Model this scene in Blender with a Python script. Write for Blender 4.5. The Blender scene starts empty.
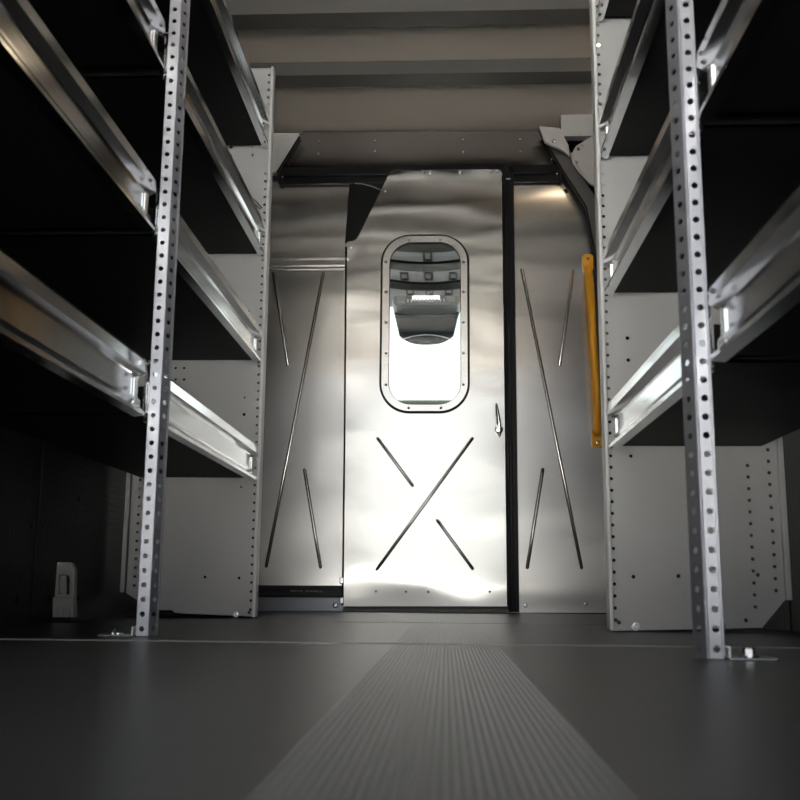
import bpy, bmesh, math, random
from mathutils import Vector, Matrix
from mathutils.geometry import tessellate_polygon
random.seed(4)
S = bpy.context.scene
COL = S.collection

# ------------------------------------------------------------------ camera
F = 1010.0
CAM = Vector((0.0, 0.0, 0.0875))
d = Vector((46, 189, F)).normalized()            # direction of the van's length axis, in camera axes
u = Vector((46, -5550, F)); u = (u - d * u.dot(d)).normalized()
r = d.cross(u)
if r.x < 0: r = -r
ROT = Matrix((r, d, u))                           # rows: world X, Y, Z in camera axes (x right, y down, z forward)

def ray(px, py): return ROT @ Vector((px - 400, py - 400, F))
def at(px, py, Y):
    w = ray(px, py); return CAM + w * (Y / w.y)
def xz(px, py, Y):
    p = at(px, py, Y); return (p.x, p.z)

cd = bpy.data.cameras.new('camera'); cam = bpy.data.objects.new('camera', cd); COL.objects.link(cam)
right, down, fwd = (Vector((ROT[0][i], ROT[1][i], ROT[2][i])) for i in range(3))
m = Matrix((right, -down, -fwd)).transposed().to_4x4(); m.translation = CAM
cam.matrix_world = m
cd.sensor_width = 36; cd.lens = F * 36 / 800; cd.clip_start = 0.02; cd.clip_end = 300
cd.dof.use_dof = True; cd.dof.focus_distance = 3.7; cd.dof.aperture_fstop = 9.0
S.camera = cam

# ------------------------------------------------------------------ materials
def mat(name, col, rough=0.5, metal=0.0, **kw):
    M = bpy.data.materials.new(name); M.use_nodes = True
    b = M.node_tree.nodes['Principled BSDF']
    b.inputs['Base Color'].default_value = (*col, 1)
    b.inputs['Roughness'].default_value = rough
    b.inputs['Metallic'].default_value = metal
    for k, v in kw.items(): b.inputs[k].default_value = v
    return M
def nd(M, t, **kw):
    n = M.node_tree.nodes.new(t)
    for k, v in kw.items(): setattr(n, k, v)
    return n
def lk(M, a, b): M.node_tree.links.new(a, b)
def bump(M, height, strength=0.3, dist=0.01):
    b = nd(M, 'ShaderNodeBump'); b.inputs['Strength'].default_value = strength; b.inputs['Distance'].default_value = dist
    lk(M, height, b.inputs['Height']); lk(M, b.outputs[0], M.node_tree.nodes['Principled BSDF'].inputs['Normal'])
    return b
def coords(M, scale=(1, 1, 1)):
    tc = nd(M, 'ShaderNodeNewGeometry'); mp = nd(M, 'ShaderNodeMapping'); mp.inputs['Scale'].default_value = scale
    lk(M, tc.outputs['Position'], mp.inputs['Vector']); return mp.outputs[0]
def noise(M, vec, scale, detail=2):
    n = nd(M, 'ShaderNodeTexNoise'); n.inputs['Scale'].default_value = scale; n.inputs['Detail'].default_value = detail
    lk(M, vec, n.inputs['Vector']); return n.outputs['Fac']

def sheet_alu(name, col, rough, wave):
    M = mat(name, col, rough, 1.0)
    b = M.node_tree.nodes['Principled BSDF']
    b.inputs['Anisotropic'].default_value = 0.9
    tg = nd(M, 'ShaderNodeCombineXYZ'); tg.inputs[0].default_value = 1.0
    lk(M, tg.outputs[0], b.inputs['Tangent'])
    h = noise(M, coords(M, (0.8, 1, 1.6)), 2.6, 1)            # the sheet is not perfectly flat
    g = noise(M, coords(M, (420, 1, 6)), 1.0, 2)              # fine rolling grain
    bump(M, h, 1.0, wave)
    mr = nd(M, 'ShaderNodeMapRange'); mr.inputs[3].default_value = rough - 0.003; mr.inputs[4].default_value = rough + 0.003
    lk(M, g, mr.inputs[0]); lk(M, mr.outputs[0], b.inputs['Roughness'])
    return M
SHEET = sheet_alu('brushed_aluminium_sheet', (0.63, 0.62, 0.598), 0.18, 0.010)
SIDE = sheet_alu('side_aluminium_sheet', (0.60, 0.585, 0.57), 0.22, 0.006)
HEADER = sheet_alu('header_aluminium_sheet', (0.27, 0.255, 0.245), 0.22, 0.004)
RAIL = mat('extruded_aluminium', (0.80, 0.81, 0.82), 0.14, 1.0)
bump(RAIL, noise(RAIL, coords(RAIL, (60, 1.5, 60)), 2.0, 2), 0.10, 0.001)
GALV = mat('galvanised_steel', (0.31, 0.32, 0.355), 0.38, 0.75)
_h = noise(GALV, coords(GALV), 60, 3); bump(GALV, _h, 0.12, 0.002)
PAINT = mat('grey_powder_coat', (0.45, 0.455, 0.46), 0.42)
bump(PAINT, noise(PAINT, coords(PAINT), 500, 2), 0.06, 0.001)
EDGE = mat('pale_satin_edge', (0.78, 0.78, 0.78), 0.4)  # front strip of the end panels, paler than their grey coat
BODY = mat('grey_body_paint', (0.45, 0.445, 0.43), 0.4)
CEIL = mat('ceiling_paint', (0.84, 0.755, 0.67), 0.5)
BOW = mat('roof_bow_paint', (0.10, 0.095, 0.09), 0.45)
FRAME = mat('window_frame_aluminium', (0.52, 0.51, 0.50), 0.18, 1.0)
PILLAR = mat('dark_pillar_paint', (0.10, 0.097, 0.093), 0.35)
SHELF = mat('black_shelf_coat', (0.006, 0.006, 0.0062), 0.55)
bump(SHELF, noise(SHELF, coords(SHELF), 300, 2), 0.1, 0.001)
BLACK = mat('black_plastic', (0.008, 0.008, 0.009), 0.35)
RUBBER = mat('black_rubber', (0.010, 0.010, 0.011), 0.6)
DTRK = mat('dark_grey_track', (0.03, 0.03, 0.031), 0.35)
PLATE = mat('black_plate', (0.006, 0.006, 0.0065), 0.4)
STEEL = mat('zinc_fastener', (0.75, 0.77, 0.80), 0.22, 1.0)
CHROME = mat('polished_handle', (0.85, 0.85, 0.86), 0.08, 1.0)
YELLOW = mat('yellow_grab_handle', (1.0, 0.47, 0.025), 0.35)
bump(YELLOW, noise(YELLOW, coords(YELLOW), 260, 2), 0.15, 0.001)
ANCH = mat('grey_fitting_plastic', (0.27, 0.27, 0.26), 0.5)
GREYP = mat('grey_anchor_plastic', (0.16, 0.16, 0.155), 0.5)
bump(GREYP, noise(GREYP, coords(GREYP), 120, 3), 0.2, 0.002)
TRIM = mat('seam_grey', (0.30, 0.30, 0.30), 0.5, 0.0)
HEADL = mat('cab_headliner', (0.20, 0.20, 0.198), 0.7)
CONS = mat('cab_console', (0.12, 0.125, 0.122), 0.5)
TINT = mat('tinted_visor', (0.018, 0.022, 0.026), 0.2)
DASH = mat('dashboard', (0.008, 0.010, 0.007), 0.6)
bump(DASH, noise(DASH, coords(DASH), 45, 4), 0.6, 0.02)
WIRE = mat('grey_wire', (0.32, 0.32, 0.31), 0.4)
CONC = mat('outdoor_concrete', (0.62, 0.62, 0.60), 0.9)
bump(CONC, noise(CONC, coords(CONC), 12, 4), 0.3, 0.01)

for _m, _v in ((SHELF, .12), (BLACK, .15), (PLATE, .12), (RUBBER, .15), (DTRK, .25), (TINT, .25), (DASH, .0)):
    _m.node_tree.nodes['Principled BSDF'].inputs['Specular IOR Level'].default_value = _v
# lining: black board with a small diamond tread
LINING = mat('black_wall_lining', (0.006, 0.006, 0.0065), 0.5)
tc = nd(LINING, 'ShaderNodeNewGeometry'); sp = nd(LINING, 'ShaderNodeSeparateXYZ'); lk(LINING, tc.outputs['Position'], sp.inputs[0])
def math_(M, op, a, b=None):
    n = nd(M, 'ShaderNodeMath', operation=op)
    for i, v in enumerate((a, b)):
        if v is None: continue
        if isinstance(v, (int, float)): n.inputs[i].default_value = v
        else: lk(M, v, n.inputs[i])
    return n.outputs[0]
a1 = math_(LINING, 'SINE', math_(LINING, 'MULTIPLY', math_(LINING, 'ADD', sp.outputs[1], sp.outputs[2]), 170))
a2 = math_(LINING, 'SINE', math_(LINING, 'MULTIPLY', math_(LINING, 'SUBTRACT', sp.outputs[1], sp.outputs[2]), 170))
bump(LINING, math_(LINING, 'MULTIPLY', a1, a2), 0.12, 0.003)

LINING.node_tree.nodes['Principled BSDF'].inputs['Specular IOR Level'].default_value = .2
# floor: black rubber mat, ribbed down the middle
FLOOR = mat('black_rubber_mat', (0.024, 0.025, 0.028), 0.34)
tc = nd(FLOOR, 'ShaderNodeNewGeometry'); sp = nd(FLOOR, 'ShaderNodeSeparateXYZ'); lk(FLOOR, tc.outputs['Position'], sp.inputs[0])
rib = math_(FLOOR, 'SINE', math_(FLOOR, 'MULTIPLY', sp.outputs[0], 2 * math.pi / 0.005))
band = math_(FLOOR, 'LESS_THAN', math_(FLOOR, 'ABSOLUTE', math_(FLOOR, 'ADD', sp.outputs[0], 0.0)), 0.083)
fine = noise(FLOOR, coords(FLOOR), 420, 2)
hh = math_(FLOOR, 'ADD', math_(FLOOR, 'MULTIPLY', rib, band), math_(FLOOR, 'MULTIPLY', fine, 0.6))
bump(FLOOR, hh, 0.6, 0.0010)

# clear panes: mostly see-through with a Fresnel reflection
GLASS = bpy.data.materials.new('clear_pane'); GLASS.use_nodes = True
nt = GLASS.node_tree; nt.nodes.clear()
o_ = nt.nodes.new('ShaderNodeOutputMaterial'); mx = nt.nodes.new('ShaderNodeMixShader')
tr = nt.nodes.new('ShaderNodeBsdfTransparent'); gl = nt.nodes.new('ShaderNodeBsdfGlossy'); fr = nt.nodes.new('ShaderNodeFresnel')
tr.inputs[0].default_value = (0.95, 0.97, 0.965, 1); gl.inputs['Roughness'].default_value = 0.01; fr.inputs[0].default_value = 1.45
nt.links.new(fr.outputs[0], mx.inputs[0]); nt.links.new(tr.outputs[0], mx.inputs[1]); nt.links.new(gl.outputs[0], mx.inputs[2]); nt.links.new(mx.outputs[0], o_.inputs[0])

def emit(name, col, s):
    M = bpy.data.materials.new(name); M.use_nodes = True
    b = M.node_tree.nodes['Principled BSDF']; b.inputs['Emission Color'].default_value = (*col, 1); b.inputs['Emission Strength'].default_value = s
    return M
LED = emit('warm_led', (1.0, 0.78, 0.52), 30.0)
BARLED = emit('cab_light_bar', (1.0, 1.0, 0.98), 0.9)

# ------------------------------------------------------------------ mesh helpers
def new(): return bmesh.new()
def obj(name, bm, material, parent=None, smooth=False, bevel=0, autosmooth=True):
    bmesh.ops.recalc_face_normals(bm, faces=bm.faces)
    if smooth:
        for f in bm.faces: f.smooth = True
        for e in bm.edges:
            if len(e.link_faces) == 2 and e.calc_face_angle(0) > math.radians(38): e.smooth = False
    me = bpy.data.meshes.new(name); bm.to_mesh(me); bm.free()
    o = bpy.data.objects.new(name, me); COL.objects.link(o)
    me.materials.append(material)
    if parent: o.parent = parent; o.matrix_parent_inverse = parent.matrix_world.inverted()
    if bevel:
        md = o.modifiers.new('bevel', 'BEVEL'); md.width = bevel; md.segments = 2; md.limit_method = 'ANGLE'
    return o
def tag(o, label=None, cat=None, group=None, kind=None):
    if label: o['label'] = label
    if cat: o['category'] = cat
    if group: o['group'] = group
    if kind: o['kind'] = kind
    return o
def empty(name, loc, label, cat, group=None, kind=None):
    o = bpy.data.objects.new(name, None); o.empty_display_size = 0.05; o.location = loc; COL.objects.link(o)
    bpy.context.view_layer.update()
    return tag(o, label, cat, group, kind)

def box(bm, x0, x1, y0, y1, z0, z1):
    v = [bm.verts.new((x, y, z)) for x in (x0, x1) for y in (y0, y1) for z in (z0, z1)]
    for f in ((0, 1, 3, 2), (4, 6, 7, 5), (0, 4, 5, 1), (2, 3, 7, 6), (0, 2, 6, 4), (1, 5, 7, 3)): bm.faces.new([v[i] for i in f])

def plate(bm, outer, holes, th, mtx):
    """flat plate: outer / holes are (x,z) loops, front at local y=0, back at y=th"""
    loops = [[Vector((x, 0, z)) for x, z in outer]] + [[Vector((x, 0, z)) for x, z in h] for h in holes]
    tris = tessellate_polygon([[Vector((p.x * 20, p.z * 20, 0)) for p in l] for l in loops])
    flat = [p for l in loops for p in l]
    fv = [bm.verts.new(mtx @ p) for p in flat]
    bv = [bm.verts.new(mtx @ (p + Vector((0, th, 0)))) for p in flat]
    for t in tris:
        try:
            bm.faces.new([fv[i] for i in t]); bm.faces.new([bv[i] for i in reversed(t)])
        except ValueError: pass
    k = 0
    for l in loops:
        n = len(l)
        for i in range(n):
            a, b = k + i, k + (i + 1) % n
            bm.faces.new((fv[a], fv[b], bv[b], bv[a]))
        k += n
def circ(x, z, r_, n=12): return [(x + r_ * math.cos(2 * math.pi * i / n), z + r_ * math.sin(2 * math.pi * i / n)) for i in range(n)]
def rrect(x0, x1, z0, z1, r_, n=8):
    p = []
    for cx, cz, a0 in ((x1 - r_, z1 - r_, 0), (x0 + r_, z1 - r_, 90), (x0 + r_, z0 + r_, 180), (x1 - r_, z0 + r_, 270)):
        for i in range(n + 1):
            a = math.radians(a0 + 90 * i / n); p.append((cx + r_ * math.cos(a), cz + r_ * math.sin(a)))
    return p
def T(x=0, y=0, z=0): return Matrix.Translation((x, y, z))

def strip(bm, pts, th, y0, y1):
    """folded sheet: (x,z) polyline of constant thickness, extruded along y"""
    n = len(pts); P = [Vector(p) for p in pts]; L = []; R = []
    for i in range(n):
        t = ((P[i] - P[i - 1]).normalized() if i else Vector((0, 0))) + ((P[i + 1] - P[i]).normalized() if i < n - 1 else Vector((0, 0)))
        t.normalize(); nn = Vector((-t.y, t.x))
        ref = (P[i + 1] - P[i]).normalized() if i < n - 1 else (P[i] - P[i - 1]).normalized()
        k = max(0.5, nn.dot(Vector((-ref.y, ref.x))))
        L.append(P[i] + nn * th / 2 / k); R.append(P[i] - nn * th / 2 / k)
    loop = L + R[::-1]; N = len(loop)
    a = [bm.verts.new((p.x, y0, p.y)) for p in loop]; b = [bm.verts.new((p.x, y1, p.y)) for p in loop]
    for i in range(N): bm.faces.new((a[i], a[(i + 1) % N], b[(i + 1) % N], b[i]))
    for i in range(n - 1):
        j = N - 1 - i
        bm.faces.new((a[i], a[i + 1], a[j - 1], a[j])); bm.faces.new((b[i], b[j], b[j - 1], b[i + 1]))

def tube(bm, pts, radii, seg=12, cap=True):
    P = [Vector(p) for p in pts]
    if isinstance(radii, (int, float)): radii = [radii] * len(P)
    rings = []; prev = None
    for i, p in enumerate(P):
        t = ((P[min(i + 1, len(P) - 1)]) - P[max(i - 1, 0)]).normalized()
        n1 = (prev - t * prev.dot(t)).normalized() if prev else t.orthogonal().normalized()
        prev = n1; n2 = t.cross(n1)
        rings.append([bm.verts.new(p + (n1 * math.cos(2 * math.pi * k / seg) + n2 * math.sin(2 * math.pi * k / seg)) * radii[i]) for k in range(seg)])
    for i in range(len(rings) - 1):
        for k in range(seg): bm.faces.new((rings[i][k], rings[i][(k + 1) % seg], rings[i + 1][(k + 1) % seg], rings[i + 1][k]))
    if cap: bm.faces.new(rings[0][::-1]); bm.faces.new(rings[-1])
def screw_head(bm, c, axis, r_, h, seg=12, dimple=True):
    """domed fastener head with a socket in it, standing on c along axis"""
    ax = Vector(axis).normalized(); n1 = ax.orthogonal().normalized(); n2 = ax.cross(n1); c = Vector(c)
    prof = [(r_, 0), (r_, h * 0.45), (r_ * 0.8, h * 0.9), (r_ * 0.45, h)] + ([(r_ * 0.4, h * 0.35), (0.0001, h * 0.3)] if dimple else [(0.0001, h * 1.03)])
    rings = [[bm.verts.new(c + ax * hh_ + (n1 * math.cos(2 * math.pi * k / seg) + n2 * math.sin(2 * math.pi * k / seg)) * rr) for k in range(seg)] for rr, hh_ in prof]
    for i in range(len(rings) - 1):
        for k in range(seg): bm.faces.new((rings[i][k], rings[i][(k + 1) % seg], rings[i + 1][(k + 1) % seg], rings[i + 1][k]))
    bm.faces.new(rings[-1]); bm.faces.new(rings[0][::-1])
def bolt(bm, c, axis, r_, h):
    """hex bolt on a washer"""
    ax = Vector(axis).normalized(); c = Vector(c)
    tube(bm, [c, c + ax * h * 0.2], r_ * 1.45, 16)
    tube(bm, [c + ax * h * 0.2, c + ax * h * 0.85, c + ax * h], [r_, r_, r_ * 0.8], 6)
def bead(bm, p0, p1, w, prot, y, seg=6):
    """pressed stiffening bead standing out of a sheet, from p0 to p1 given as (x,z)"""
    a = Vector((p0[0], 0, p0[1])); b = Vector((p1[0], 0, p1[1])); t = (b - a).normalized(); s = Vector((-t.z, 0, t.x))
    rows = []
    for q, k in ((a - t * w * .5, .02), (a - t * w * .35, .7), (a, 1), (b, 1), (b + t * w * .35, .7), (b + t * w * .5, .02)):
        row = []
        for i in range(seg + 1):
            ang = math.pi * i / seg
            row.append(bm.verts.new(q + s * (math.cos(ang) * w / 2 * k) + Vector((0, y - math.sin(ang) * prot * k + 0.0002, 0))))
        rows.append(row)
    for i in range(len(rows) - 1):
        for j in range(seg): bm.faces.new((rows[i][j], rows[i + 1][j], rows[i + 1][j + 1], rows[i][j + 1]))

# ------------------------------------------------------------------ the setting: van body
XL, XR, YB, YF, ZC = -0.965, 0.775, -0.6, 3.93, 1.955
bm = new(); box(bm, XL - .03, XR + .03, YB, YF + 2.2, -0.05, 0.0)
floor = tag(obj('floor', bm, FLOOR), 'black rubber mat floor, ribbed down the middle', 'floor', kind='structure')
bm = new(); box(bm, XL, XR, 1.668, 1.675, 0.0, 0.0012)
tag(obj('trim_1', bm, TRIM), 'thin light seam strip across the floor at the uprights', 'trim', kind='structure')
bm = new(); box(bm, -0.30, XR, 2.70, 2.705, 0.0, 0.0006)
tag(obj('trim_2', bm, GREYP), 'faint seam across the floor nearer the door', 'trim', kind='structure')
for nm, x0, x1, lab in (('wall_left', XL - .03, XL, 'black diamond-textured wall lining behind the left rack'), ('wall_right', XR, XR + .03, 'black diamond-textured wall lining behind the right rack')):
    bm = new(); box(bm, x0, x1, YB, YF + .2, 0.0, ZC)
    s = 1 if nm == 'wall_left' else -1
    xin = x1 if s > 0 else x0
    # board joints: narrow cover strips
    for y in (0.6, 2.36): box(bm, xin - .0002 if s > 0 else xin - .0025, xin + .0025 if s > 0 else xin + .0002, y, y + .02, 0, ZC)
    w = tag(obj(nm, bm, LINING), lab, 'wall', kind='structure')
    if s > 0:
        for yy, zz in ((2.10, .34), (2.33, .225), (2.39, .225), (2.62, .31), (2.28, .055), (2.47, .055), (2.66, .055)):
            b2 = new(); screw_head(b2, (xin, yy, zz), (1, 0, 0), .009, .004)
            obj('plug', b2, BLACK, w, True)
bm = new(); box(bm, XL - .03, XR + .03, YB, YF + .25, ZC, ZC + .03)
ceil = tag(obj('ceiling', bm, CEIL), 'grey painted van roof with cross bows', 'ceiling', kind='structure')
for y in (3.42, 3.02, 2.6, 2.14, 1.62, 1.05, 0.42, -0.25, -0.9):
    bm = new()
    pr = [(y - .075, ZC), (y - .045, ZC - .035), (y + .045, ZC - .035), (y + .075, ZC)]
    a = [bm.verts.new((XL, p[0], p[1])) for p in pr]; b = [bm.verts.new((XR, p[0], p[1])) for p in pr]
    for i in range(4): bm.faces.new((a[i], a[(i + 1) % 4], b[(i + 1) % 4], b[i]))
    bm.faces.new(a); bm.faces.new(b[::-1])
    obj('roof_bow', bm, BOW, ceil)
bm = new(); box(bm, -40, 40, -60, YB - .02, -0.62, -0.55)
tag(obj('ground', bm, CONC), 'pale concrete yard behind the open rear', 'ground', kind='structure')

# ------------------------------------------------------------------ bulkhead
PY = 3.90; DY = 3.862
wf = empty('wall_front', (-0.1, PY, 0), 'brushed aluminium bulkhead closing the cargo bay', 'wall', kind='structure')
FW = 0.0135
def scr(parent, px, py, Y, r_=.0065, m=STEEL, name='screw'):
    b = new(); screw_head(b, at(px, py, Y), (0, -1, 0), r_, .004); return obj(name, b, m, parent, True)
# left panels
bm = new()
plate(bm, [xz(255, 585.5, PY), xz(345, 585.5, PY), xz(345, 270, PY), xz(255, 270, PY)], [], .004, T(0, PY, 0))
bead(bm, xz(323.5, 273, PY), xz(266.3, 566, PY), FW, .0065, PY)
bead(bm, xz(273.5, 273, PY), xz(288, 365, PY), FW, .0065, PY)
bead(bm, xz(304.5, 470, PY), xz(320.5, 567, PY), FW, .0065, PY)
obj('lower_left_panel', bm, SIDE, wf, True)
bm = new(); plate(bm, [xz(255, 257, PY), xz(352, 257, PY), xz(352, 166, PY), xz(255, 166, PY)], [], .004, T(0, PY, 0))
obj('upper_left_panel', bm, SIDE, wf)
bm = new()
z0 = at(300, 270, PY).z; z1 = at(300, 255.5, PY).z; x0 = at(255, 262, PY).x; x1 = at(346, 262, PY).x
hr = z1 - z0
for k0, k1, pr in ((0, .14, .012), (.24, .60, .016), (.72, .97, .024)):
    box(bm, x0, x1, PY - pr, PY + .004, z0 + hr * k0, z0 + hr * k1)
box(bm, x0, x1, PY - .001, PY + .004, z0, z1)
obj('cross_rail', bm, SIDE, wf, bevel=.0012)
# right panel, notched at the top corner by the body pillar
bm = new()
plate(bm, [xz(509, 612.6, PY), xz(612, 613, PY), xz(605, 400, PY), xz(596, 262, PY), xz(592, 240, PY), xz(586, 205, PY), xz(560, 166, PY), xz(503, 166, PY)], [], .004, T(0, PY, 0))
bead(bm, xz(522, 270, PY), xz(581.5, 567.5, PY), FW, .0065, PY)
bead(bm, xz(573.6, 271, PY), xz(559.5, 365, PY), FW, .0065, PY)
bead(bm, xz(542.8, 469.5, PY), xz(527.3, 567.5, PY), FW, .0065, PY)
rp = obj('right_panel', bm, SIDE, wf, True)
for p in ((525.5, 605.5), (586, 604)): scr(wf, *p, PY, .008)
scr(wf, 566, 191, PY, .0085, DTRK)
# header
HY = 3.885
bm = new()
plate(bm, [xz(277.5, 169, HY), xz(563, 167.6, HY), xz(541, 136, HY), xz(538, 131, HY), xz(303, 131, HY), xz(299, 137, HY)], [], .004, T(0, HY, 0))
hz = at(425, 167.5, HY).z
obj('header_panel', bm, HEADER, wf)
for p in ((319, 142), (318.5, 154), (375, 141), (375, 151.5), (463, 140), (463.4, 152), (520, 139.5), (520.5, 152), (287, 162.3), (551.8, 159.3)): scr(wf, *p, HY, .0055)
# jamb post at the closing edge of the door
bm = new()
a = at(503.2, 169, PY).x; b = at(511.3, 169, PY).x; c = at(518.8, 611, PY).x
zt = at(508, 169, PY).z
a2 = at(507.4, 608, PY).x; b2 = at(513.2, 610, PY).x
xa = (a + a2) / 2; xc = c
box(bm, xa, xa + (xc - xa) * .52, PY - .045, PY, 0.004, zt)
box(bm, xa + (xc - xa) * .50, xc, PY - .03, PY, 0.004, zt - .001)
box(bm, xa + .006, xa + .011, PY - .05, PY - .04, 0.01, zt - .03)
obj('jamb_post', bm, BLACK, wf, bevel=.003)
bm = new(); p = at(508.3, 179, PY - .05); box(bm, p.x - .009, p.x + .009, p.y - .002, p.y + .012, p.z - .003, p.z + .003)
obj('catch_plate', bm, STEEL, wf)
# black cover plate behind the cut-off corner of the door
bm = new(); plate(bm, [xz(345, 243, 3.885), xz(402, 243, 3.885), xz(402, 168.6, 3.885), xz(350.5, 168.6, 3.885)], [], .004, T(0, 3.885, 0))
obj('cover_plate', bm, PLATE, wf)
# sill and channel under the left panel
bm = new(); zt = at(300, 597, PY).z; box(bm, at(256, 600, PY).x, at(345, 600, PY).x, PY - .012, PY + .004, 0, zt)
obj('sill_plate', bm, GALV, wf, bevel=.002)
for p in ((335.5, 605.3), (342, 601)): scr(wf, *p, PY - .012, .010)
bm = new(); box(bm, at(344, 606, PY).x, at(508, 606, PY).x, PY - .05, PY + .02, 0.0, .013)
box(bm, at(344, 606, PY).x, at(508, 606, PY).x, PY - .01, PY + .02, 0.0, .03)
obj('threshold', bm, GREYP, wf, bevel=.002)
# what closes the bay around the bulkhead: body sheet behind it
bm = new()
box(bm, XL, -.275, 3.925, 3.95, 0, ZC); box(bm, .105, XR, 3.925, 3.95, 0, ZC); box(bm, -.28, .11, 3.925, 3.95, 1.545, ZC)
box(bm, -.28, .11, 3.925, 3.95, 0, .77)
tag(obj('wall_cab', bm, BLACK), 'dark cab back around the bulkhead', 'wall', kind='structure')

# ------------------------------------------------------------------ sliding door
door = empty('door_1', (at(425, 606, DY).x, DY, 0), 'brushed aluminium sliding door with a rounded window', 'door', kind='structure')
outl = [xz(*p, DY) for p in ((342, 606.3), (345.6, 246), (346.4, 243), (348, 241.6), (353, 241), (356, 239.5), (358.5, 236), (388, 176), (390, 172.2), (392.5, 170.3), (396, 169.6), (498, 169.3), (500.5, 170.2), (501.7, 173), (507, 606.3))]
wx0, wz1 = xz(382.2, 236.7, DY)[0], xz(425, 236.7, DY)[1]; wx1 = xz(467.6, 330, DY)[0]; wx0 = xz(382, 330, DY)[0]; wz0 = xz(425, 411.5, DY)[1]
gx0, gx1, gz0, gz1 = xz(389.2, 330, DY)[0], xz(460.8, 330, DY)[0], xz(425, 405, DY)[1], xz(425, 243, DY)[1]
bm = new()
plate(bm, outl, [rrect(gx0 - .004, gx1 + .004, gz0 - .004, gz1 + .004, .088, 10)], .012, T(0, DY, 0))
for a, b in (((376.8, 569.5), (472.3, 438.5)), ((377.8, 438.5), (412.5, 485.5)), ((437.5, 520.5), (472.6, 568.6))):
    bead(bm, xz(*a, DY), xz(*b, DY), .0125, .0085, DY)
obj('door_panel', bm, SHEET, door, True)
bm = new(); plate(bm, rrect(wx0 - .008, wx1 + .008, wz0 - .008, wz1 + .008, .118, 12), [rrect(gx0 + .002, gx1 - .002, gz0 + .002, gz1 - .002, .086, 10)], .003, T(0, DY - .0035, 0))
obj('gasket', bm, RUBBER, door)
bm = new(); plate(bm, rrect(wx0, wx1, wz0, wz1, .11, 12), [rrect(gx0, gx1, gz0, gz1, .088, 10)], .007, T(0, DY - .010, 0))
fr_ = obj('window_frame', bm, FRAME, door, bevel=.002)
for p in [(386, y) for y in (262, 292, 322.5, 353.4, 384.8)] + [(463.4, y) for y in (262, 292, 322.5, 353.2, 384.6)] + [(409, 240.3), (440.5, 239.8), (408.7, 408), (441, 408)]:
    b = new(); screw_head(b, at(*p, DY - .010), (0, -1, 0), .0055, .0025); obj('screw', b, GREYP, fr_, True)
bm = new(); plate(bm, rrect(gx0 - .003, gx1 + .003, gz0 - .003, gz1 + .003, .09, 8), [], .004, T(0, DY + .004, 0))
obj('window_pane', bm, GLASS, door)
for p in ((423, 171.8), (430.3, 172), (460, 172), (490, 171.9), (497.2, 171.5)): scr(door, *p, DY, .008)
for p in ((385.3, 191), (351, 247.5), (347.8, 259)): scr(door, *p, DY, .006)
for p in ((376, 591.3), (406, 591.6), (428.3, 591.8), (489.7, 591.6)): scr(door, *p, DY, .0045, GREYP)
bm = new(); tube(bm, [at(*p, DY - .001) for p in ((342.6, 605.5), (344.5, 440), (346.2, 247))], .0035, 8)  # added dark strip stands in for the shadowed gap along the door's left edge
obj('edge_gap_shade', bm, RUBBER, door, True)
# roller brackets at the lower left corner
for p in ((342.3, 580.5), (342.3, 600.5)):
    c = at(*p, DY - .002); b = new(); box(b, c.x - .010, c.x + .006, c.y - .004, c.y + .004, c.z - .012, c.z + .012); obj('roller_bracket', b, STEEL, door, bevel=.003)
# lever handle
hd = empty('lever_handle', at(498.5, 430, DY), None, None); hd.parent = door; hd.matrix_parent_inverse = door.matrix_world.inverted()
bpy.context.view_layer.update()
bm = new(); screw_head(bm, at(498.8, 429.5, DY), (0, -1, 0), .0165, .014, 20, False); tube(bm, [at(499, 426, DY - .004), at(499, 426, DY - .026)], [.010, .009], 14)
obj('rosette', bm, CHROME, hd, True)
bm = new(); tube(bm, [at(499.5, 427.5, DY - .030), at(499.2, 423, DY - .033), at(497.6, 412, DY - .034), at(496.3, 403.5, DY - .030)], [.0085, .0085, .0065, .0035], 12)
obj('lever', bm, CHROME, hd, True)
bm = new(); tube(bm, [at(497.6, 432.5, DY - .014), at(499.8, 435.5, DY - .016), at(501, 431, DY - .016)], [.004, .005, .004], 10)
obj('thumb_turn', bm, CHROME, hd, True)

# wire over the black plate
bm = new()
tube(bm, [at(355, 183.4, 3.880), at(362, 183.8, 3.874), at(371, 186, 3.872), at(381, 190, 3.876), at(386, 192.5, 3.880)], .0022, 8)
tag(obj('wire', bm, WIRE, None, True), 'thin grey wire crossing the black plate beside the door top', 'wire')

# upper track
bm = new()
za, zb = at(420, 168.6, PY).z, at(420, 184.8, PY).z
xa, xb = at(280.5, 176, PY).x, at(560, 176, PY).x
zm = zb + (za - zb) * .46
for (y0, y1, z0, z1) in ((PY - .022, PY, zb, zb + .022), (PY - .030, PY, zm, za), (PY - .012, PY, zb, za)):
    box(bm, xa, xb, y0, y1, z0, z1)
tr_ = obj('door_track', bm, BLACK, None, bevel=.003)
tag(tr_, 'black sliding door track under the header above the door', 'track')
bm = new(); box(bm, xb - .012, xb + .004, PY - .033, PY, zb - .001, za + .001); obj('end_cap', bm, RUBBER, tr_, bevel=.004)
bm = new(); box(bm, xa - .004, xa + .012, PY - .033, PY, zb - .001, za + .001); obj('end_cap', bm, RUBBER, tr_, bevel=.004)
for px, py in ((282.3, 177), (557, 173.8)): scr(tr_, px, py, PY - .033, .004)
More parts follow.
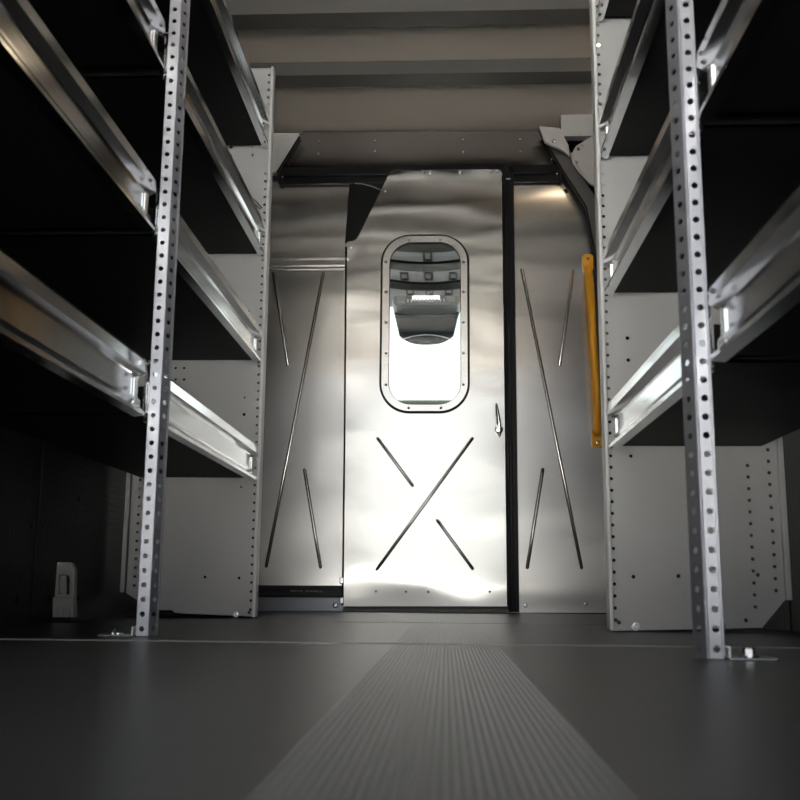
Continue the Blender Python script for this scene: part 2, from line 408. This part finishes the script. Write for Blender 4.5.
# lower track
za, zb = at(300, 585.5, PY).z, at(300, 596.8, PY).z
bm = new()
xa, xb = at(256, 590, PY).x, at(344, 590, PY).x
box(bm, xa, xb, PY - .012, PY - .0005, zb, za); box(bm, xa, xb, PY - .026, PY - .004, za - .012, za); box(bm, xa, xb, PY - .026, PY - .004, zb, zb + .010)
tl = obj('door_track', bm, DTRK, None, bevel=.002)
tag(tl, 'dark floor-level door track below the left aluminium panel', 'track')
bm = new()
xm = at(291, 591, PY).x
random.seed(2)
for k in range(13):
    w_ = random.uniform(.004, .008); hx = xm + k * .0095
    if k == 5 : continue
    box(bm, hx, hx + w_, PY - .0128, PY - .0119, (za + zb) / 2 - .003, (za + zb) / 2 + .004)
obj('marking', bm, GREYP, tl)

# grab handle
ghx = at(591, 350, PY)
gh = empty('grab_handle', at(597, 440, PY), 'orange-yellow vertical grab handle beside the right rack', 'grab handle')
top, bot = at(586.3, 264, PY), at(598.6, 438, PY)
def lift(px, py, o): 
    q = at(px, py, PY - o); return q
bm = new()
path = [lift(587.8, 268, .010), lift(588.6, 274, .030), lift(589.8, 284, .046), lift(592.0, 320, .054), lift(594.3, 360, .054), lift(596.4, 400, .052), lift(597.2, 420, .045), lift(597.4, 430, .030), lift(597.4, 434, .010)]
tube(bm, path, [.014, .0155, .016, .016, .016, .016, .016, .0155, .014], 16)
obj('grip', bm, YELLOW, gh, True)
for q in ((587.6, 263.5), (597, 438.5)):
    c = at(*q, PY); bm = new(); plate(bm, rrect(c.x - .021, c.x + .021, c.z - .036, c.z + .036, .014, 5), [], .011, T(0, PY - .0112, 0))
    ft = obj('mount', bm, YELLOW, gh, bevel=.003)
    qq = at(q[0] + (0 if q[1] < 300 else .8), q[1] + (-4.6 if q[1] < 300 else 4.2), PY - .011)
    b = new(); screw_head(b, qq, (0, -1, 0), .008, .005); obj('screw', b, STEEL, ft, True)

# ------------------------------------------------------------------ body pillars at the bulkhead's top corners
bm = new()
BY = 3.80
def band_plate(bm, ptsA, ptsB, Y, th):
    plate(bm, [xz(*p, Y) for p in ptsA] + [xz(*p, Y) for p in reversed(ptsB)], [], th, T(0, Y, 0))
band_plate(bm, [(541, 133), (563, 170), (586, 206), (589.5, 225), (594.5, 250), (599, 300), (602, 420)], [(552, 133), (570, 150), (588, 185), (598, 200), (606, 250), (609, 300), (611, 420)], 3.84, .03)
tag(obj('trim_3', bm, PILLAR, bevel=.004), 'dark painted corner pillar right of the header', 'trim', kind='structure')
bm = new()
plate(bm, [xz(*p, 3.78) for p in ((539, 126), (560, 128), (563, 135), (568.5, 145), (569.5, 156), (566, 152.5), (560, 148.5), (552, 145), (545, 141))], [], .02, T(0, 3.78, 0))
plate(bm, [xz(*p, 3.78) for p in ((576, 146), (589, 138), (604, 130), (604, 190), (590, 182.5), (580, 172), (573.5, 162), (571.5, 154))],
      [circ(*xz(578.5, 149, 3.78), .007), circ(*xz(583, 145.5, 3.78), .004)], .02, T(0, 3.78, 0))
box(bm, at(560, 132, 3.82).x, XR, 3.785, 3.83, at(560, 140, 3.82).z, ZC)
tube(bm, [at(572, 153.5, 3.775), at(573.8, 162, 3.768), at(580.3, 172, 3.770), at(590, 182.5, 3.772), at(603, 189.5, 3.775)], .006, 10)
tag(obj('trim_4', bm, BODY, None, True), 'grey gusset plate in the upper right corner', 'trim', kind='structure')
for p in ((553.8, 141), (575.5, 163)):
    b = new(); screw_head(b, at(*p, 3.775), (0, -1, 0), .009, .005); obj('screw', b, STEEL, bpy.data.objects['trim_4'], True)
bm = new()
band_plate(bm, [(252, 132), (300, 133), (297, 139), (276, 173), (262, 173)], [(252, 133), (252, 150), (256, 173)], 3.84, .03)
tag(obj('trim_5', bm, BODY, bevel=.004), 'grey painted corner plate left of the header', 'trim', kind='structure')
bm = new()
tube(bm, [at(299.5, 136.5, 3.834), at(277, 172.5, 3.834)], .0045, 8)
tag(obj('trim_6', bm, RUBBER, None, True), 'black edge strip down the slanted left end of the header', 'trim', kind='structure')
bm = new(); tube(bm, [at(541, 135, 3.834), at(563, 170.5, 3.834), at(586, 206.5, 3.834), at(589.6, 226, 3.834), at(594.5, 250, 3.834), at(599, 300, 3.834)], .004, 8)
tag(obj('trim_7', bm, RUBBER, None, True), 'black edge strip down the slanted right end of the header', 'trim', kind='structure')

# ------------------------------------------------------------------ racks
PITCH = 0.0254
RZ = 1.70                                        # rack height
RACK = {'left': dict(x=-.541, s=1, back=-.893, outer=-.925, yp=2.92, yu=1.80), 'right': dict(x=.350, s=-1, back=.69, outer=.728, yp=2.24, yu=1.36)}
def end_panel(side, label, scatter, bolts):
    R = RACK[side]; s = R['s']; x0, xo, Y = R['x'], R['outer'], R['yp']
    f = lambda a: (x0 - s * a)                     # a = distance from the aisle edge towards the wall
    W = abs(xo - x0)
    loop = [(f(.004), .004), (f(W * (.74 if side == 'left' else .862)), .014), (f(W - .004), .069), (f(W), RZ), (f(.004), RZ)]
    holes = []
    z = .025
    while z < RZ - .02:
        holes.append(circ(f(.0165 if side == 'left' else .0145), z, .0040, 10)); z += PITCH
    z = .09
    while z < RZ - .02:
        holes.append(circ(f(W - (.028 if side == 'left' else .020)), z, .0042, 10)); z += PITCH
    z = .055
    if side == 'right':
        while z < .36:
            holes.append(circ(f(W - .066), z, .004, 10)); z += PITCH
    for px, py, rr in scatter:
        x, zz = xz(px, py, Y); holes.append(circ(x, zz, rr, 10))
    root = empty('rack_end_panel', (f(.1), Y, 0), label, 'rack panel', 'grey end panels of the two racks')
    bm = new(); plate(bm, loop, holes, .002, T(0, Y, 0))
    # folded edges
    def fold(a, b, dep=.03, t=.002):
        pa, pb = Vector((a[0], 0, a[1])), Vector((b[0], 0, b[1])); tt = (pb - pa).normalized(); n = Vector((tt.z, 0, -tt.x))
        vs = [bm.verts.new(p + n * k + Vector((0, yy, 0))) for p in (pa, pb) for k in (0, t) for yy in (Y, Y + dep)]
        for fc in ((0, 1, 3, 2), (4, 6, 7, 5), (0, 4, 5, 1), (2, 3, 7, 6), (0, 2, 6, 4), (1, 5, 7, 3)): bm.faces.new([vs[i] for i in fc])
    fold(loop[0], loop[1]); fold(loop[2], loop[3]); fold(loop[3], loop[4])
    obj('panel', bm, PAINT, root)
    # rolled front edge facing the aisle
    bm = new(); box(bm, min(f(-.0), f(.009)), max(f(-.0), f(.009)), Y - .012, Y + .03, .003, RZ)
    e = obj('front_edge', bm, EDGE, root, bevel=.003)
    bm = new(); box(bm, min(f(W - .001), f(W + .012)), max(f(W - .001), f(W + .012)), Y - .006, Y + .02, .07, RZ)
    obj('rear_edge', bm, PAINT, root, bevel=.002)
    for px, py in bolts:
        x, zz = xz(px, py, Y - .004); b = new(); bolt(b, (x, Y, max(zz, .012)), (0, -1, 0), .006, .008); obj('bolt', b, STEEL, root)
    return root
end_panel('left', 'grey perforated end panel of the left rack beside the lower door track',
          [(239, 578, .0045), (205, 577, .0045), (249, 612.4, .0045), (241, 487, .003), (211, 414, .005), (244, 414.4, .005), (248, 311, .005), (244.7, 397.6, .003),
           (175.5, 368, .004), (184, 368, .004), (175.5, 379.5, .004), (184, 379.5, .004), (175.5, 391, .004), (184, 391, .004), (231, 147, .006), (253, 147, .005), (231, 155.5, .004), (253, 155, .005)],
          [(235.5, 616)])
end_panel('right', 'grey perforated end panel of the right rack beside the yellow handle',
          [(633.5, 576.7, .0045), (678.5, 576, .0045), (758, 575, .0045), (746, 620.3, .0045), (619, 622.5, .0045), (631, 456, .004), (627.5, 338, .0045), (628.4, 360, .0045), (625, 362, .001)],
          [(636, 626.5), (723, 625.4)])
# slotted hook hole on the left panel is just a lip of bent wire
bm = new(); tube(bm, [at(252, 201, 2.905), at(260, 209, 2.89), at(262, 208, 2.89), at(254, 199, 2.905)], .0016, 6)
tag(obj('wire_hook', bm, BLACK, None, True), 'small black wire hook on the left end panel near the upper shelf', 'hook')

def upright(side, px, py, label):
    R = RACK[side]; s = R['s']
    w = ray(px, py); t = -CAM.z / w.z; c = CAM + w * t
    c = Vector((c.x, R['yu'], 0)) if False else Vector((at(px, py, R['yu']).x, R['yu'], 0))
    root = empty('rack_upright', c, label, 'upright', 'perforated metal uprights of the racks')
    legs = []
    bm = new()
    for ang, ln in ((math.radians(180 + 6), .0195 if side == 'left' else .0195), (math.radians(54), .0205 if side == 'left' else .0212)):
        dx, dy = math.cos(ang) * s, math.sin(ang)
        M_ = Matrix(((dx, -dy, 0, c.x), (dy, dx, 0, c.y), (0, 0, 1, 0), (0, 0, 0, 1)))
        z = .014; zc0 = .002
        while z < RZ - .01:                        # one punched cell per hole
            zc1 = min(z + PITCH / 2, RZ)
            plate(bm, [(0, zc0), (ln, zc0), (ln, zc1), (0, zc1)], [circ(ln * .55, z, .0047, 16)], .0032, M_)
            zc0 = zc1; z += PITCH
        # rolled lip on the free edge
        p0 = Vector((c.x + dx * ln, c.y + dy * ln, .006)); tube(bm, [p0, p0 + Vector((0, 0, RZ - .006))], .0019, 6)
    tube(bm, [c + Vector((0, 0, .003)), c + Vector((0, 0, RZ))], .0021, 8)
    obj('post', bm, GALV, root)
    bm = new()
    fx = c.x - s * .0235
    box(bm, min(fx, fx - s * .062), max(fx, fx - s * .062), c.y - .012, c.y + .030, .0005, .0045)
    box(bm, min(fx, fx - s * .003), max(fx, fx - s * .003), c.y - .012, c.y + .030, .0005, .018)
    ft = obj('foot', bm, STEEL, root, bevel=.0012)
    for dx, dy in (((.030, .004), (.042, .016)) if side == 'left' else ((.030, .006),)):
        b = new(); bolt(b, (fx - s * dx, c.y + dy, .0045), (0, 0, 1), .0085 if side == 'right' else .006, .012); obj('bolt', b, STEEL, ft)
    return root
upright('left', 147.6, 635, 'perforated metal upright standing in front of the left rack')
upright('right', 708.2, 652, 'perforated metal upright standing in front of the right rack')

PROFILE = [(-.022, .099), (-.022, .108), (-.008, .108), (-.003, .101), (-.001, .080), (-.016, .071), (-.016, .034), (-.012, .031), (-.012, .026), (-.016, .023), (-.004, .010), (0, .008), (0, .002), (-.018, 0), (-.018, .010)]
LEVELS = [.391, .742, 1.073, 1.424]
WORD = ['lowest', 'second', 'third', 'topmost']
def shelf(side, lvl, y0, y1, label, ends):
    R = RACK[side]; s = R['s']; x0 = R['x'] - s * .006; z0 = LEVELS[lvl]
    root = empty('shelf', (x0 - s * .15, (y0 + y1) / 2, z0), label, 'shelf', 'black shelves with aluminium front rails')
    xb = R['back']; xf = x0 - s * .0195
    bm = new(); zt = z0 + .010
    xl, xr = min(xf, xb), max(xf, xb)
    box(bm, xl, xr, y0, y1, zt, zt + .004)
    for yy in (y0, y1 - .003): box(bm, xl, xr, yy, yy + .003, zt, zt + .055)
    obj('tray', bm, SHELF, root)
    bm = new(); strip(bm, [(x0 + s * o_, z0 + h) for o_, h in PROFILE], .0016, y0 + .004, y1 - .004)
    obj('front_rail', bm, RAIL, root)
    bm = new(); strip(bm, [(xb + s * .016, z0 + .012), (xb, z0 + .012), (xb, z0 + .075), (xb + s * .008, z0 + .078)], .002, y0, y1)
    obj('back_rail', bm, PAINT, root)
    for e in ends:                                 # stepped end bracket
        yy, dr = (y0, 1) if e == 0 else (y1, -1)
        yz = [(0, .004), (.030, .004), (.030, .030), (.010, .032), (.010, .070), (.022, .072), (.022, .082), (0, .082)]
        yz = [(-.004, .004), (.028, .004), (.034, .03), (.034, .066), (.016, .073), (.016, .096), (-.006, .096), (-.006, .077), (.014, .073), (.014, .034), (-.006, .030)]
        bm = new()
        loop = [(yy + dr * a, z0 + h) for a, h in yz]
        M_ = Matrix(((0, 1, 0, x0 + s * (-.0145) - (0 if s > 0 else .002)), (1, 0, 0, 0), (0, 0, 1, 0), (0, 0, 0, 1)))
        plate(bm, loop, [], .003, M_)
        obj('end_bracket', bm, RAIL, root, bevel=.0006)
    return root
for side in ('left', 'right'):
    R = RACK[side]
    for l in range(4):
        shelf(side, l, R['yu'] + .032, R['yp'] - .013, '%s black shelf with aluminium rail in the far %s bay, between upright and end panel' % (WORD[l], side), (0, 1))
    for l in range(4 if side == 'left' else 4):
        if l == 3: continue
        shelf(side, l, R['yu'] - 1.13, R['yu'] - .012, '%s black shelf with aluminium rail in the near %s bay, cut by the photo edge' % (WORD[l], side), (1,))

# ------------------------------------------------------------------ small fittings
# grey anchor fitting at the foot of the left wall
c = at(64, 619, 2.50)
an = empty('anchor_fitting', (c.x, 2.50, 0), 'grey plastic anchor fitting with a slot at the foot of the left wall', 'anchor fitting')
bx = lambda px, py: xz(px, py, 2.5)
bm = new()
plate(bm, [bx(54, 617.8), bx(75, 617.8), bx(74.3, 598), bx(74.4, 584), bx(74.8, 570), bx(71.8, 563.6), bx(70, 562.3), bx(55.2, 562.3), bx(54.4, 566)],
      [[bx(58.6, 594.5), bx(58.6, 577.5), bx(59.8, 575.2), bx(68, 575.2), bx(69.3, 577.5), bx(68.8, 594.5)]], .02, T(0, 2.5, 0))
obj('body', bm, ANCH, an, bevel=.003)
bm = new(); plate(bm, [bx(54, 617.8), bx(74.8, 617.8), bx(74.6, 597), bx(54.2, 597)], [], .012, T(0, 2.488, 0))
for k in range(3):
    a = bx(57.5 + k * 6, 617); b = bx(60.5 + k * 6, 607); box(bm, a[0], b[0], 2.482, 2.489, a[1], b[1])
obj('base', bm, ANCH, an, bevel=.0025)
bm = new(); plate(bm, [bx(58.4, 595), bx(58.4, 575), bx(64.6, 575), bx(64.6, 595)], [], .004, T(0, 2.512, 0))
obj('tongue', bm, ANCH, an, bevel=.001)
bm = new(); q = bx(64, 618); box(bm, q[0] - .028, q[0] + .028, 2.485, 2.525, 0.0, q[1] + .002)
obj('foot_pad', bm, BLACK, an, bevel=.002)
# black clip on the floor
bm = new(); q = at(166, 616, 2.86); tube(bm, [Vector((q.x - .035, 2.87, .010)), Vector((q.x - .02, 2.87, .0125)), Vector((q.x + .012, 2.87, .0125)), Vector((q.x + .022, 2.87, .009))], [.006, .0105, .0105, .004], 12)
tag(obj('rubber_clip', bm, RUBBER, None, True), 'small black rubber clip on the floor at the left end panel', 'clip')

# ceiling lamp beyond the right rack
lc = Vector((.56, 3.23, ZC))
lamp = empty('ceiling_lamp', lc, 'small warm ceiling lamp in the roof right of the door', 'lamp')
bm = new(); box(bm, lc.x - .05, lc.x + .05, lc.y - .03, lc.y + .03, ZC - .014, ZC - .001); obj('housing', bm, PAINT, lamp, bevel=.004)
bm = new(); box(bm, lc.x - .038, lc.x + .038, lc.y - .02, lc.y + .02, ZC - .019, ZC - .0135); obj('diffuser', bm, LED, lamp, bevel=.002)

# ------------------------------------------------------------------ the cab beyond the window
CZ = 1.60
bm = new(); box(bm, -.78, .62, 3.96, 5.32, CZ, CZ + .03)
cr = tag(obj('cab_roof', bm, HEADL), 'grey cab headliner seen through the door window', 'roof', kind='structure')
def arc_beam(ymid, dep, sag, z0, z1, halfw=.25, n=20, cx=-.09):
    bm = new(); rows = []
    for i in range(n + 1):
        t = -1 + 2 * i / n; x = cx + t * halfw; y = ymid - sag * (t * halfw / .19) ** 2
        rows.append([bm.verts.new(v) for v in ((x, y - dep / 2, z0), (x, y + dep / 2, z0), (x, y + dep / 2, z1), (x, y - dep / 2, z1))])
    for a, b in zip(rows, rows[1:]):
        for k in range(4): bm.faces.new((a[k], a[(k + 1) % 4], b[(k + 1) % 4], b[k]))
    bm.faces.new(rows[0][::-1]); bm.faces.new(rows[-1]); return bm
CX = -.105
for yb in (4.33, 4.61, 4.93):
    obj('cab_beam', arc_beam(yb, .115, .055, CZ - .012, CZ + .001), BLACK, cr)
for yb, xs in ((4.46, (-.17, 0, .17)), (4.77, (-.12, 0, .12)), (5.03, (-.1, 0, .1))):
    for dx in xs:
        if yb < 4.5 and dx: continue
        x = CX + .02 + dx; bm = new(); L_ = .075 if yb < 4.5 else .06
        plate(bm, rrect(x - .021, x + .021, -L_, L_, .008, 4), [rrect(x - .012, x + .012, -L_ + .02, L_ - .02, .006, 4)], .006, Matrix.Translation((0, yb, CZ - .006)) @ Matrix(((1, 0, 0, 0), (0, 0, 1, 0), (0, 1, 0, 0), (0, 0, 0, 1))))
        obj('roof_slot', bm, BLACK, cr)
cons = empty('overhead_console', (CX, 5.2, 1.57), 'grey overhead console with a light bar seen through the door window', 'console')
bm = new()
plate(bm, [(CX - .195, 1.66), (CX - .185, 1.60), (CX - .168, 1.552), (CX + .168, 1.552), (CX + .185, 1.60), (CX + .195, 1.66)], [], .30, T(0, 5.12, 0))
obj('body', bm, CONS, cons, bevel=.012)
bm = new(); plate(bm, rrect(CX - .072, CX + .072, 1.578, 1.606, .004, 3), [], .01, T(0, 5.108, 0)); obj('light_bar', bm, BARLED, cons)
bm = new()
for k in range(11): box(bm, CX - .095 + k * .019 - .005, CX - .095 + k * .019 + .005, 5.10, 5.121, 1.568, 1.580)
obj('vent_slats', bm, PAINT, cons)
for k in (-1, 1):
    bm = new(); plate(bm, rrect(CX + k * .13 - .022, CX + k * .13 + .022, 1.565, 1.625, .01, 4), [], .012, T(0, 5.109, 0)); obj('switch_panel', bm, HEADL, cons, bevel=.003)
# tinted visor below the console, bellied forwards
bm = new()
rows = []
N = 24
for j in range(9):
    v = j / 8; row = []
    for i in range(N + 1):
        t = -1 + 2 * i / N
        hw = .176 - .030 * v
        z = 1.556 - (1.556 - 1.388) * v * (1 - .22 * abs(t) ** 3.2)
        y = 5.33 - .05 * t * t
        row.append(bm.verts.new((CX + t * hw, y, z)))
    rows.append(row)
for a, b in zip(rows, rows[1:]):
    for i in range(N): bm.faces.new((a[i], a[i + 1], b[i + 1], b[i]))
vis = obj('tinted_visor', bm, TINT, cons, True)
sd = vis.modifiers.new('thick', 'SOLIDIFY'); sd.thickness = .006
bm = new()
tube(bm, [Vector((CX + t * .148, 5.322 - .05 * t * t, 1.442 - .045 * t * t)) for t in [k / 8 for k in range(-8, 9)]], .0028, 6)
obj('visor_seam', bm, PAINT, cons, True)
# dashboard and windscreen
bm = new()
prof = [(5.45, .001), (5.45, 1.02), (5.52, 1.11), (5.62, 1.137), (6.0, 1.09), (6.05, .001)]
a = [bm.verts.new((-.80, p[0], p[1])) for p in prof]; b = [bm.verts.new((.62, p[0], p[1])) for p in prof]
for i in range(6): bm.faces.new((a[i], a[(i + 1) % 6], b[(i + 1) % 6], b[i]))
bm.faces.new(a); bm.faces.new(b[::-1])
tag(obj('dashboard', bm, DASH, bevel=.02), 'grey-green dashboard top seen low in the door window', 'dashboard')
bm = new()
vs = [bm.verts.new(v) for v in ((-.80, 6.0, 1.10), (.62, 6.0, 1.10), (.62, 5.36, 1.66), (-.80, 5.36, 1.66), (-.80, 6.006, 1.10), (.62, 6.006, 1.10), (.62, 5.366, 1.66), (-.80, 5.366, 1.66))]
for f in ((0, 1, 2, 3), (4, 7, 6, 5), (0, 4, 5, 1), (1, 5, 6, 2), (2, 6, 7, 3), (3, 7, 4, 0)): bm.faces.new([vs[i] for i in f])
tag(obj('window_1', bm, GLASS), 'windscreen beyond the cab', 'window', kind='structure')

# ------------------------------------------------------------------ daylight
W = bpy.data.worlds.new('overcast_sky'); S.world = W; W.use_nodes = True
nt = W.node_tree; bg = nt.nodes['Background']
tcw = nt.nodes.new('ShaderNodeTexCoord'); sep = nt.nodes.new('ShaderNodeSeparateXYZ'); rp_ = nt.nodes.new('ShaderNodeValToRGB')
mr = nt.nodes.new('ShaderNodeMapRange'); mr.inputs[1].default_value = -0.2; mr.inputs[2].default_value = 1.0
nt.links.new(tcw.outputs['Generated'], sep.inputs[0]); nt.links.new(sep.outputs[2], mr.inputs[0]); nt.links.new(mr.outputs[0], rp_.inputs[0])
e = rp_.color_ramp.elements
e[0].position = 0.0; e[0].color = (.75, .76, .74, 1); e[1].position = 1.0; e[1].color = (.80, .88, 1.0, 1)
x = e.new(.165); x.color = (.80, .81, .79, 1); x = e.new(.20); x.color = (.90, .92, .90, 1); x = e.new(.5); x.color = (.95, .97, 1.0, 1)
nt.links.new(rp_.outputs[0], bg.inputs[0]); bg.inputs[1].default_value = 2.0

sl = bpy.data.lights.new('sun', 'SUN'); sl.energy = 80; sl.angle = math.radians(1.5); sl.color = (1, .96, .90)
so = bpy.data.objects.new('sun', sl); COL.objects.link(so)
so.rotation_euler = Vector((.25, -.62, -.78)).to_track_quat('-Z', 'Y').to_euler()
# sampling portals over the real openings (they add no light)
def portal(nm, loc, rot, sx, sy):
    L = bpy.data.lights.new(nm, 'AREA'); L.shape = 'RECTANGLE'; L.size = sx; L.size_y = sy; L.cycles.is_portal = True
    o = bpy.data.objects.new(nm, L); o.location = loc; o.rotation_euler = rot; COL.objects.link(o)
portal('rear_opening_portal', ((XL + XR) / 2, YB - .01, ZC / 2), (math.radians(90), 0, 0), XR - XL, ZC)

vs_ = S.view_settings
vs_.view_transform = 'Standard'; vs_.look = 'None'; vs_.gamma = 1.0; vs_.use_curve_mapping = False; vs_.exposure = 0.12
S.cycles.use_denoising = True
S.cycles.max_bounces = 10; S.cycles.diffuse_bounces = 5; S.cycles.glossy_bounces = 6; S.cycles.transparent_max_bounces = 8
